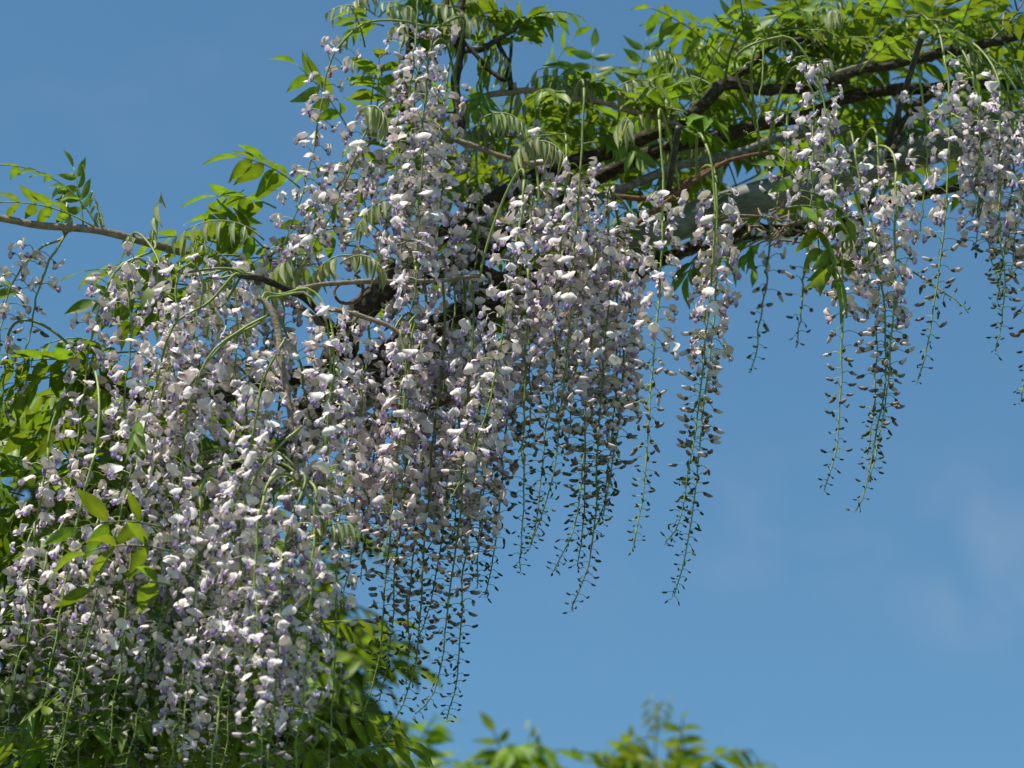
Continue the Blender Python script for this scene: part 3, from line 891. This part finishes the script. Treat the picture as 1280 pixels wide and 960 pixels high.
pleaf((122, 283), (30, 178), -0.11, 5, 0.036, droop=0.2, rd=1.0)
pleaf((118, 284), (-8, 238), -0.14, 5, 0.038, droop=0.05, rd=0.6)
pleaf((104, 283), (95, 212), -0.1, 4, 0.034, droop=0.25)
pleaf((90, 283), (78, 235), -0.09, 4, 0.028, 'young', 1.0)
pleaf((130, 285), (118, 240), -0.1, 4, 0.024, 'young', 1.2)
pleaf((170, 300), (160, 295), -0.1, 4, 0.02, 'young', 1.0)
pleaf((190, 305), (198, 242), -0.1, 3, 0.034, 'young', 2.2, 1.2)
pleaf((210, 318), (196, 325), -0.12, 3, 0.04, 'young', 1.2, 1.0)
pleaf((330, 300), (240, 255), -0.1, 5, 0.034, 'young', 1.6, 1.2)
pleaf((345, 260), (275, 238), -0.05, 4, 0.05, droop=0.15)
pleaf((375, 235), (308, 190), -0.03, 4, 0.055, droop=0.25)
pleaf((300, 320), (205, 330), -0.08, 5, 0.046, droop=0.1)
pleaf((310, 345), (190, 372), -0.05, 5, 0.05, droop=0.15, up=(0.2, -0.5, 0.9))
pleaf((290, 330), (230, 290), -0.08, 5, 0.032, 'young', 1.2)
pleaf((330, 310), (280, 270), -0.02, 5, 0.05, droop=0.2)
pleaf((250, 360), (145, 355), -0.06, 3, 0.05, droop=0.3, up=(0, -0.8, 0.5))
pleaf((240, 400), (130, 365), 0.0, 4, 0.05, droop=0.2, up=(0, -0.8, 0.5))
pleaf((180, 440), (60, 460), -0.1, 5, 0.055, droop=0.1)
pleaf((190, 455), (80, 500), -0.06, 5, 0.06, droop=0.25)
pleaf((150, 450), (60, 400), -0.05, 5, 0.036, droop=0.6, rd=1.2)
pleaf((110, 455), (0, 450), -0.1, 4, 0.045, droop=0.3)
pleaf((70, 470), (-10, 500), -0.08, 4, 0.045, droop=0.3)
pleaf((30, 380), (-20, 330), -0.06, 3, 0.05, droop=0.5, rd=1.2)
pleaf((170, 470), (70, 530), 0.02, 4, 0.06, droop=0.4)
# three bright leaflets standing out of the flowers
pleaf((205, 660), (100, 650), -0.3, 2, 0.05, droop=0.0, up=(0, 0.2, 1))
pleaf((215, 690), (110, 680), -0.31, 2, 0.058, droop=0.0, up=(0, 0.3, 1))
pleaf((225, 735), (120, 725), -0.3, 1, 0.058, droop=0.0, up=(0, 0.3, 1))
pleaf((172, 520), (170, 545), -0.3, 2, 0.036, droop=0.8)
pleaf((420, 640), (395, 650), -0.3, 4, 0.03, 'young', 0.8)
pleaf((405, 660), (440, 650), -0.3, 4, 0.026, 'young', 0.8)
# top centre
for a, b, k in [((470, 20), (415, -5), 'young'), ((520, 20), (480, -10), 'young'), ((545, 10), (520, -20), 'mature'), ((478, 95), (448, 60), 'young'),
                ((570, 20), (610, -15), 'mature'), ((600, 20), (640, 10), 'mature'), ((640, 40), (680, 10), 'mature'), ((650, 30), (718, 4), 'mature'),
                ((560, 40), (530, 30), 'mature'), ((637, 60), (652, 20), 'mature'), ((575, 60), (560, 10), 'mature'), ((620, 60), (600, 100), 'mature'),
                ((590, 60), (640, 70), 'young'), ((605, 105), (600, 140), 'mature'), ((520, 60), (540, 30), 'mature'), ((440, 10), (460, -20), 'young')]:
    if k == 'young': pleaf(a, b, 0.0, 5, 0.026, k, 1.3, 1.2)
    else: pleaf(a, b, 0.0, 4, random.uniform(0.03, 0.042), k, 0.5, 0.9)
for a, b, k, ll in [((745, 118), (690, 62), 'young', .034), ((735, 118), (672, 75), 'young', .03), ((755, 120), (720, 75), 'mature', .036), ((760, 122), (810, 82), 'young', .036),
                    ((800, 140), (745, 85), 'mature', .036), ((745, 118), (730, 100), 'young', .028), ((830, 150), (800, 100), 'young', .03), ((850, 150), (830, 110), 'young', .03),
                    ((720, 118), (690, 90), 'young', .034), ((700, 118), (672, 130), 'mature', .03), ((860, 150), (815, 120), 'mature', .034)]:
    pleaf(a, b, 0.02, 5, ll, k, 1.3 if k == 'young' else 0.35, 1.3 if k == 'young' else 0.9)
# shoots with leaves: above and behind the branches to the right
SH = [((1060, 100), (1030, 60), (1000, 25)), ((1090, 86), (1080, 40), (1075, -10)), ((1040, 110), (1060, 50), (1050, 0)), ((1130, 78), (1140, 40), (1160, 5)),
      ((1000, 112), (960, 70), (930, 50)), ((945, 112), (930, 80), (915, 60)), ((905, 105), (915, 60), (940, 25)), ((1190, 62), (1220, 30), (1250, 10)),
      ((1235, 54), (1260, 30), (1280, 0)), ((1080, 90), (1110, 40), (1120, 10)), ((980, 112), (1000, 60), (1030, 30)), ((1020, 100), (1000, 70), (970, 50)),
      ((1150, 80), (1180, 60), (1200, 60)), ((1060, 100), (1090, 55), (1130, 30)), ((880, 130), (868, 112), (862, 95)), ((885, 125), (900, 95), (898, 78))]
for i, pts in enumerate(SH):
    Y = random.uniform(0.0, 0.22)
    pshoot(pts, [0.05, Y], leaves=random.choice([4, 5]), L=(0.09, 0.15), ll=(0.028, 0.042))
SH2 = [((850, 182), (880, 170), (920, 190)), ((930, 162), (960, 175), (1000, 190)), ((770, 186), (740, 160), (700, 150)), ((800, 180), (800, 155), (760, 150)),
       ((990, 148), (1030, 170), (1070, 160)), ((1060, 122), (1100, 150), (1150, 150)), ((690, 212), (660, 170), (620, 150)), ((1150, 110), (1190, 130), (1240, 120)),
       ((1060, 122), (1040, 160), (1000, 180)), ((850, 200), (830, 230), (800, 230)), ((920, 192), (950, 215), (900, 240)), ((700, 255), (690, 200), (720, 160)),
       ((820, 165), (860, 150), (900, 150)), ((640, 220), (620, 180), (590, 150)), ((1190, 108), (1220, 140), (1260, 150)), ((1000, 112), (1040, 130), (1080, 120)),
       ((930, 165), (900, 215), (870, 215)), ((1100, 190), (1080, 150), (1110, 120)), ((740, 200), (770, 160), (820, 150))]
for pts in SH2:
    pshoot(pts, [0.12, random.uniform(0.2, 0.55)], leaves=random.choice([3, 4]), L=(0.12, 0.18), ll=(0.034, 0.05), tip_young=False)
for i in range(88):
    x = random.uniform(540, 1290)
    yc = 235 - 0.13 * (x - 560)
    P = at(x, yc + random.uniform(-75, 75) - (25 if x > 850 else 0), random.uniform(0.1, 0.6))
    leaf(P, np.array([random.uniform(-1, 1), random.uniform(-0.9, 0.4), random.uniform(-0.1, 0.7)]), random.uniform(0.10, 0.16), random.choice([5, 6]), random.uniform(0.028, 0.043), 'mature', random.uniform(0.1, 0.5), rachis_droop=random.uniform(0.4, 1.2))
for i in range(36):
    x = random.uniform(940, 1300)
    P = at(x, random.uniform(15, 95) + max(0, 960 - x) * 0.35, random.uniform(-0.06, 0.25))
    if i % 3: leaf(P, np.array([random.uniform(-1, 1), random.uniform(-0.9, 0.4), random.uniform(0.0, 0.8)]), random.uniform(0.08, 0.13), random.choice([4, 5]), random.uniform(0.03, 0.045), 'mature', random.uniform(0.1, 0.5), rachis_droop=random.uniform(0.4, 1.2))
    else: leaf(P, np.array([random.uniform(-1, 1), random.uniform(-0.9, 0.4), random.uniform(0.2, 0.8)]), random.uniform(0.06, 0.09), 6, random.uniform(0.024, 0.034), 'young', 1.5, rachis_droop=1.3)
for i in range(16):
    P = at(random.uniform(420, 700), random.uniform(0, 60), random.uniform(-0.03, 0.1))
    k = 'young' if i % 2 else 'mature'
    leaf(P, np.array([random.uniform(-1, 1), random.uniform(-0.9, 0.4), random.uniform(0.1, 0.8)]), random.uniform(0.06, 0.1), 5, random.uniform(0.024, 0.036), k, 1.3 if k == 'young' else 0.4, rachis_droop=1.1)
for i in range(26):
    P = at(random.uniform(560, 860), random.uniform(135, 190), random.uniform(0.0, 0.3))
    k = 'young' if i % 3 == 0 else 'mature'
    leaf(P, np.array([random.uniform(-1, 1), random.uniform(-0.9, 0.4), random.uniform(0.0, 0.7)]), random.uniform(0.08, 0.13), 5, random.uniform(0.03, 0.045), k, 1.3 if k == 'young' else 0.4, rachis_droop=1.0)
# leaves under the pipe and in front of it at the right
for a, b, Y, pairs, ll in [((1000, 235), (985, 205), -0.12, 1, .05), ((1000, 238), (1060, 270), -0.14, 3, .045), ((1010, 250), (1060, 290), -0.13, 3, .045), ((985, 260), (1045, 262), -0.15, 2, .042),
                           ((1030, 300), (1045, 350), -0.12, 2, .058), ((960, 300), (925, 325), 0.08, 3, .045), ((1020, 270), (1025, 330), -0.12, 2, .045), ((940, 300), (900, 320), 0.1, 3, .05),
                           ((1060, 290), (1050, 340), 0.1, 3, .05), ((880, 310), (860, 345), 0.12, 3, .05), ((1080, 275), (1075, 330), 0.15, 3, .05)]:
    pleaf(a, b, Y, pairs, ll, droop=0.5, rd=0.8, up=(0.1, -0.5, 0.8))
# inside the flowers, mostly in shade
for i in range(34):
    x, y, Y = random.uniform(420, 720), random.uniform(170, 360), random.uniform(0.0, 0.25)
    P = at(x, y, Y)
    leaf(P, np.array([random.uniform(-1, 1), random.uniform(-0.6, 0.6), random.uniform(-0.2, 0.5)]), random.uniform(0.1, 0.16), 4, random.uniform(0.03, 0.045), 'mature', 0.4)
for x, y, k in [(395, 330, 'young'), (425, 330, 'young'), (440, 320, 'young'), (385, 318, 'young'), (270, 400, 'young'), (300, 365, 'young'), (285, 350, 'young'), (330, 420, 'young'),
                (440, 170, 'mature'), (470, 180, 'mature'), (425, 215, 'mature'), (240, 345, 'mature'), (270, 330, 'mature'), (215, 360, 'mature'), (255, 375, 'mature'), (290, 310, 'mature'), (230, 385, 'mature'), (460, 165, 'mature'), (500, 250, 'young'), (600, 150, 'young'), (660, 180, 'young'), (690, 170, 'young'), (450, 140, 'young')]:
    P = at(x, y, -0.1 if k == 'young' else 0.05)
    d = np.array([random.uniform(-1, 0.6), random.uniform(-0.5, 0.2), 0.2])
    if k == 'young': leaf(P, d, 0.07, 5, random.uniform(0.028, 0.04), k, 1.6, rachis_droop=1.4)
    else: leaf(P, d, 0.13, 4, random.uniform(0.042, 0.055), k, 0.25)
# behind the lower left flowers: the shaded inside of the vine
for i in range(70):
    x, y = random.uniform(-20, 400), random.uniform(670, 990)
    if x > 250 and y < 760: continue
    P = at(x, y, random.uniform(0.1, 0.6))
    leaf(P, np.array([random.uniform(-1, 1), random.uniform(-0.9, 0.3), random.uniform(-0.4, 0.5)]), random.uniform(0.14, 0.2), 5, random.uniform(0.045, 0.062), 'mature', 0.35)
for i in range(16):
    x, y = random.uniform(-20, 130), random.uniform(560, 760)
    P = at(x, y, random.uniform(0.0, 0.3))
    leaf(P, np.array([random.uniform(-1, 1), random.uniform(-0.9, 0.3), random.uniform(-0.4, 0.5)]), random.uniform(0.14, 0.2), 5, random.uniform(0.045, 0.06), 'mature', 0.35)

for i in range(64):
    xq = random.uniform(70, 240)
    P = at(xq, random.uniform(470 + max(0, 110 - xq), 660), random.uniform(0.04, 0.42))
    leaf(P, np.array([random.uniform(-1, 1), random.uniform(-0.6, 0.6), random.uniform(-0.3, 0.4)]), random.uniform(0.13, 0.18), 5, random.uniform(0.045, 0.06), 'mature', 0.35)
for i in range(24):
    yq = random.uniform(740, 970)
    P = at(175 + (870 - yq) * 0.35 + random.uniform(-60, 60), yq, random.uniform(0.0, 0.08))
    leaf(P, np.array([random.uniform(-1, 1), random.uniform(-0.9, 0.1), random.uniform(-0.5, 0.3)]), random.uniform(0.11, 0.16), 5, random.uniform(0.04, 0.052), 'mature', 0.4)
for i in range(12):
    P = at(random.uniform(125, 190), random.uniform(870, 975), random.uniform(0.02, 0.07))
    leaf(P, np.array([random.uniform(-1, 1), random.uniform(-0.9, 0.1), random.uniform(-0.5, 0.3)]), random.uniform(0.09, 0.13), 5, random.uniform(0.04, 0.05), 'mature', 0.4)
for k in range(44):  # unseen shoots and racemes left of view, added to shade the lower left
    x0, y0 = random.uniform(-330, -170), random.uniform(240, 600)
    pshoot([(x0 + 25, y0 - 20), (x0, y0 - 50), (x0 - 25, y0), (x0 - 35, y0 + 90)], [0.0, random.uniform(-0.05, 0.45)], leaves=6, L=(0.15, 0.22), ll=(0.05, 0.066), tip_young=False)
for k in range(5):
    hang_from(-70 - 45 * k, 300 + 20 * (k % 2), 330, -0.08 + 0.07 * (k % 3), 0.8)

# ------------------------------------------------------------------ which flowers, buds and leaflets show largest: those become objects of their own
cell = 4
W, H = 1280 // cell, 960 // cell
zb = np.full((H, W), 1e9); ib = np.full((H, W), -1, dtype=int)
for idx, it in enumerate(ITEMS):
    P = it['P'] + it.get('off', it['M'][:, 0] * 0.006)
    x, y, dep = project(P)
    r = it['rad'] / (dep * K)
    x0, x1 = int((x - r) // cell), int((x + r) // cell); y0, y1 = int((y - r) // cell), int((y + r) // cell)
    for cy in range(max(0, y0), min(H - 1, y1) + 1):
        for cx in range(max(0, x0), min(W - 1, x1) + 1):
            if dep < zb[cy, cx]: zb[cy, cx] = dep; ib[cy, cx] = idx
vis = np.bincount(ib[ib >= 0], minlength=len(ITEMS))
single = set()
leafvis = {}
for i, it in enumerate(ITEMS):
    if it['kind'] == 'leaflet': leafvis[it['owner']] = leafvis.get(it['owner'], 0) + int(vis[i])
order = sorted(leafvis, key=lambda k: -leafvis[k])
fol = Acc(); folo = at(640, 240, 0.1); foliage = set()
for rank, own in enumerate(order):
    _, org, acc = OWNERS[own]
    if rank < 300 and leafvis[own] > 0:
        OWNERS[own] = (link('compound_leaf', acc.mesh('compound_leaf', M_STEM, org), vine, org, vb), org)
    else:
        foliage.add(own)
        for v_, t_, c_ in zip(acc.v, acc.t, acc.c): fol.add(v_, t_ - t_.min(), c_)
for it in ITEMS:
    if it['owner'] in foliage: it['kind'] = 'foliage'
for kind in ('flower', 'bud', 'leaflet'):
    ids = [i for i, it in enumerate(ITEMS) if it['kind'] == kind]
    ids.sort(key=lambda i: -vis[i])
    single.update([i for i in ids[:300] if vis[i] > 0])
STUFF = {'flower': 'small_flowers', 'bud': 'small_buds', 'leaflet': 'small_leaflets'}
rest = {}
for i, it in enumerate(ITEMS):
    if it['kind'] == 'foliage':
        V, T, C = SHAPES[it['key']]
        fol.add(V @ it['M'].T + it['P'], T, np.clip(C * random.uniform(0.85, 1.08), 0, 1))
        continue
    o, org = OWNERS[it['owner']]
    if i in single:
        c = bpy.data.objects.new(it['kind'], shared_mesh(it['key'], it['kind']))
        c.parent = o
        M4 = Matrix.Identity(4)
        for a in range(3):
            for b in range(3): M4[a][b] = it['M'][a, b]
            M4[a][3] = it['P'][a] - org[a]
        c.matrix_basis = M4
        col.objects.link(c)
    else:
        key = (it['owner'], it['kind'])
        V, T, C = SHAPES[it['key']]
        if key not in rest: rest[key] = Acc()
        rest[key].add(V @ it['M'].T + it['P'], T, np.clip(C * random.uniform(0.88, 1.06), 0, 1))
for (own, kind), acc in rest.items():
    o, org = OWNERS[own]
    c = link(STUFF[kind], acc.mesh(STUFF[kind], M_LEAF if kind == 'leaflet' else M_PETAL, org), o, org, org)
    c['kind'] = 'stuff'

link('foliage', fol.mesh('foliage', M_LEAF, folo), vine, folo, vb)['kind'] = 'stuff'

# ------------------------------------------------------------------ trees behind
def tree(name, label, base, blobs, nleaf, ll=0.085, group=None, sprig=None, shade_tone=1.0):
    base = np.asarray(base, float)
    t = link(name, None, None, base)
    tag(t, label, 'tree', group or 'trees standing behind the vine')
    cen = np.mean([b[0] for b in blobs], axis=0)
    acc = Acc()
    top = np.array([cen[0], cen[1], cen[2]])
    C = catmull([base - [0, 0, 0.1], lerp(base, top, 0.4) + [0.08, 0.05, 0], lerp(base, top, 0.8) + [-0.05, 0, 0], top], 20)
    V, T = tube(C, np.linspace(0.09, 0.03, 20), 9); acc.add(V, T, (0, 0, 0))
    for c, rad in blobs:
        V, T = tube(catmull([C[12], lerp(C[12], np.asarray(c), 0.5) + [0, 0, 0.1], c], 10), np.linspace(0.035, 0.008, 10), 6)
        acc.add(V, T, (0, 0, 0))
    link('trunk', mesh_from('trunk', np.concatenate(acc.v) - base, np.concatenate(acc.t), M_BARK), t, base, base)
    fo = Acc()
    vol = np.array([np.prod(r) for _, r in blobs]) ** 0.7
    vol = vol / vol.sum()
    for (c, rad), w in zip(blobs, vol):
        for k in range(int(nleaf * w)):
            d = norm(rng.normal(0, 1, 3)); rr = random.random() ** 0.45
            P = np.asarray(c) + d * np.asarray(rad) * rr * random.uniform(0.85, 1.08)
            dirn = d + rng.normal(0, 0.5, 3) + np.array([0, 0, 0.2])
            Cr, lf = leaf_geometry(P, dirn, random.uniform(0.13, 0.2), 5, ll * random.uniform(0.8, 1.15), 'mature', 0.35, rachis_droop=0.9)
            V, T = tube(Cr[::3], 0.0018, 3, False); fo.add(V, T, LEAFC['mature'])
            tint = shade_tone * np.array([1, 1, 1]) * random.uniform(0.8, 1.25) * np.array([random.uniform(0.85, 1.15), 1, 1])
            for p, Mx, size in lf:
                V, T, Cc = SHAPES[('mature', random.randrange(5))]
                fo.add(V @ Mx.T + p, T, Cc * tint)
    if sprig:
        for P, d, n in sprig:
            C2 = catmull([P, np.asarray(P) + np.asarray(d) * 0.6, np.asarray(P) + np.asarray(d)], 8)
            V, T = tube(C2, 0.0016, 5); fo.add(V, T, np.array([0.1, 0.12, 0.05]))
            for k in range(n):
                Cr, lf = leaf_geometry(C2[3 + (k * 4) // max(1, n)], rng.normal(0, 1, 3) * [1, 0.6, 0.6] + [0, 0, 0.5], 0.09, 4, 0.035, 'young', 0.5)
                for p, Mx, size in lf:
                    V, T, Cc = SHAPES[('young', random.randrange(3))]; fo.add(V @ Mx.T + p, T, Cc)
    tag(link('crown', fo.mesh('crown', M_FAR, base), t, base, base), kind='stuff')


def blob(x, y, Y, rx, ry=None, rz=None):
    return (at(x, y, Y), (rx, ry or rx, rz or rx))


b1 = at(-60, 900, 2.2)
tree('leafy_tree', 'green leafy tree, leaf colour darkened in place of shade, out of focus behind the left edge of the flowers', (b1[0], 2.2, 0),
     [blob(-20, 690, 2.0, .22, .3, .2), blob(-40, 800, 2.0, .35, .35, .3), blob(60, 840, 2.0, .3, .3, .3), blob(-60, 960, 2.1, .45, .4, .4), blob(100, 1020, 2.1, .4), blob(20, 620, 2.1, .1, .2, .12), blob(200, 880, 2.0, .25, .3, .22), blob(220, 1000, 2.1, .35, .3, .3)], 520, 0.062, shade_tone=0.45)  # this crown's leaf colour is darkened to stand in for shade
b2 = at(280, 900, 2.0)
tree('leafy_tree', 'green leafy tree out of focus behind the lowest and brightest flower racemes', (b2[0], 2.1, 0),
     [blob(350, 800, 1.9, .10, .2, .17), blob(375, 890, 1.9, .12, .25, .13), blob(320, 1000, 2.0, .25, .3, .22), blob(385, 680, 1.9, .04, .12, .10), blob(425, 860, 1.9, .04, .1, .05)], 260, 0.06)
b3 = at(500, 1010, 2.6)
tree('low_tree', 'low tree with yellow green leaf tops under the longest dark bud tails', (b3[0], 2.7, 0),
     [blob(425, 1022, 2.6, .12, .25, .11), blob(515, 1026, 2.6, .11, .25, .1), blob(625, 1020, 2.7, .1, .25, .08), blob(500, 1170, 2.7, .4, .3, .2)], 330, 0.058)
b4 = at(800, 1010, 2.8)
tree('low_tree', 'low leafy tree with one thin upright sprig against the blue sky', (b4[0], 2.9, 0),
     [blob(742, 1010, 2.8, .05, .15, .05), blob(862, 1018, 2.8, .05, .15, .05), blob(800, 1052, 2.8, .16, .25, .09), blob(800, 1200, 2.9, .4, .3, .2)], 300, 0.058,
     sprig=[(at(816, 992, 2.8), np.array([0.01, 0, 0.15]), 8), (at(668, 985, 2.7), np.array([0.03, 0, 0.08]), 2)])
print('ITEMS', len(ITEMS), 'singles', len(single), 'objects', len(bpy.data.objects), 'tris', sum(len(o.data.polygons) for o in bpy.data.objects if o.type == 'MESH'))
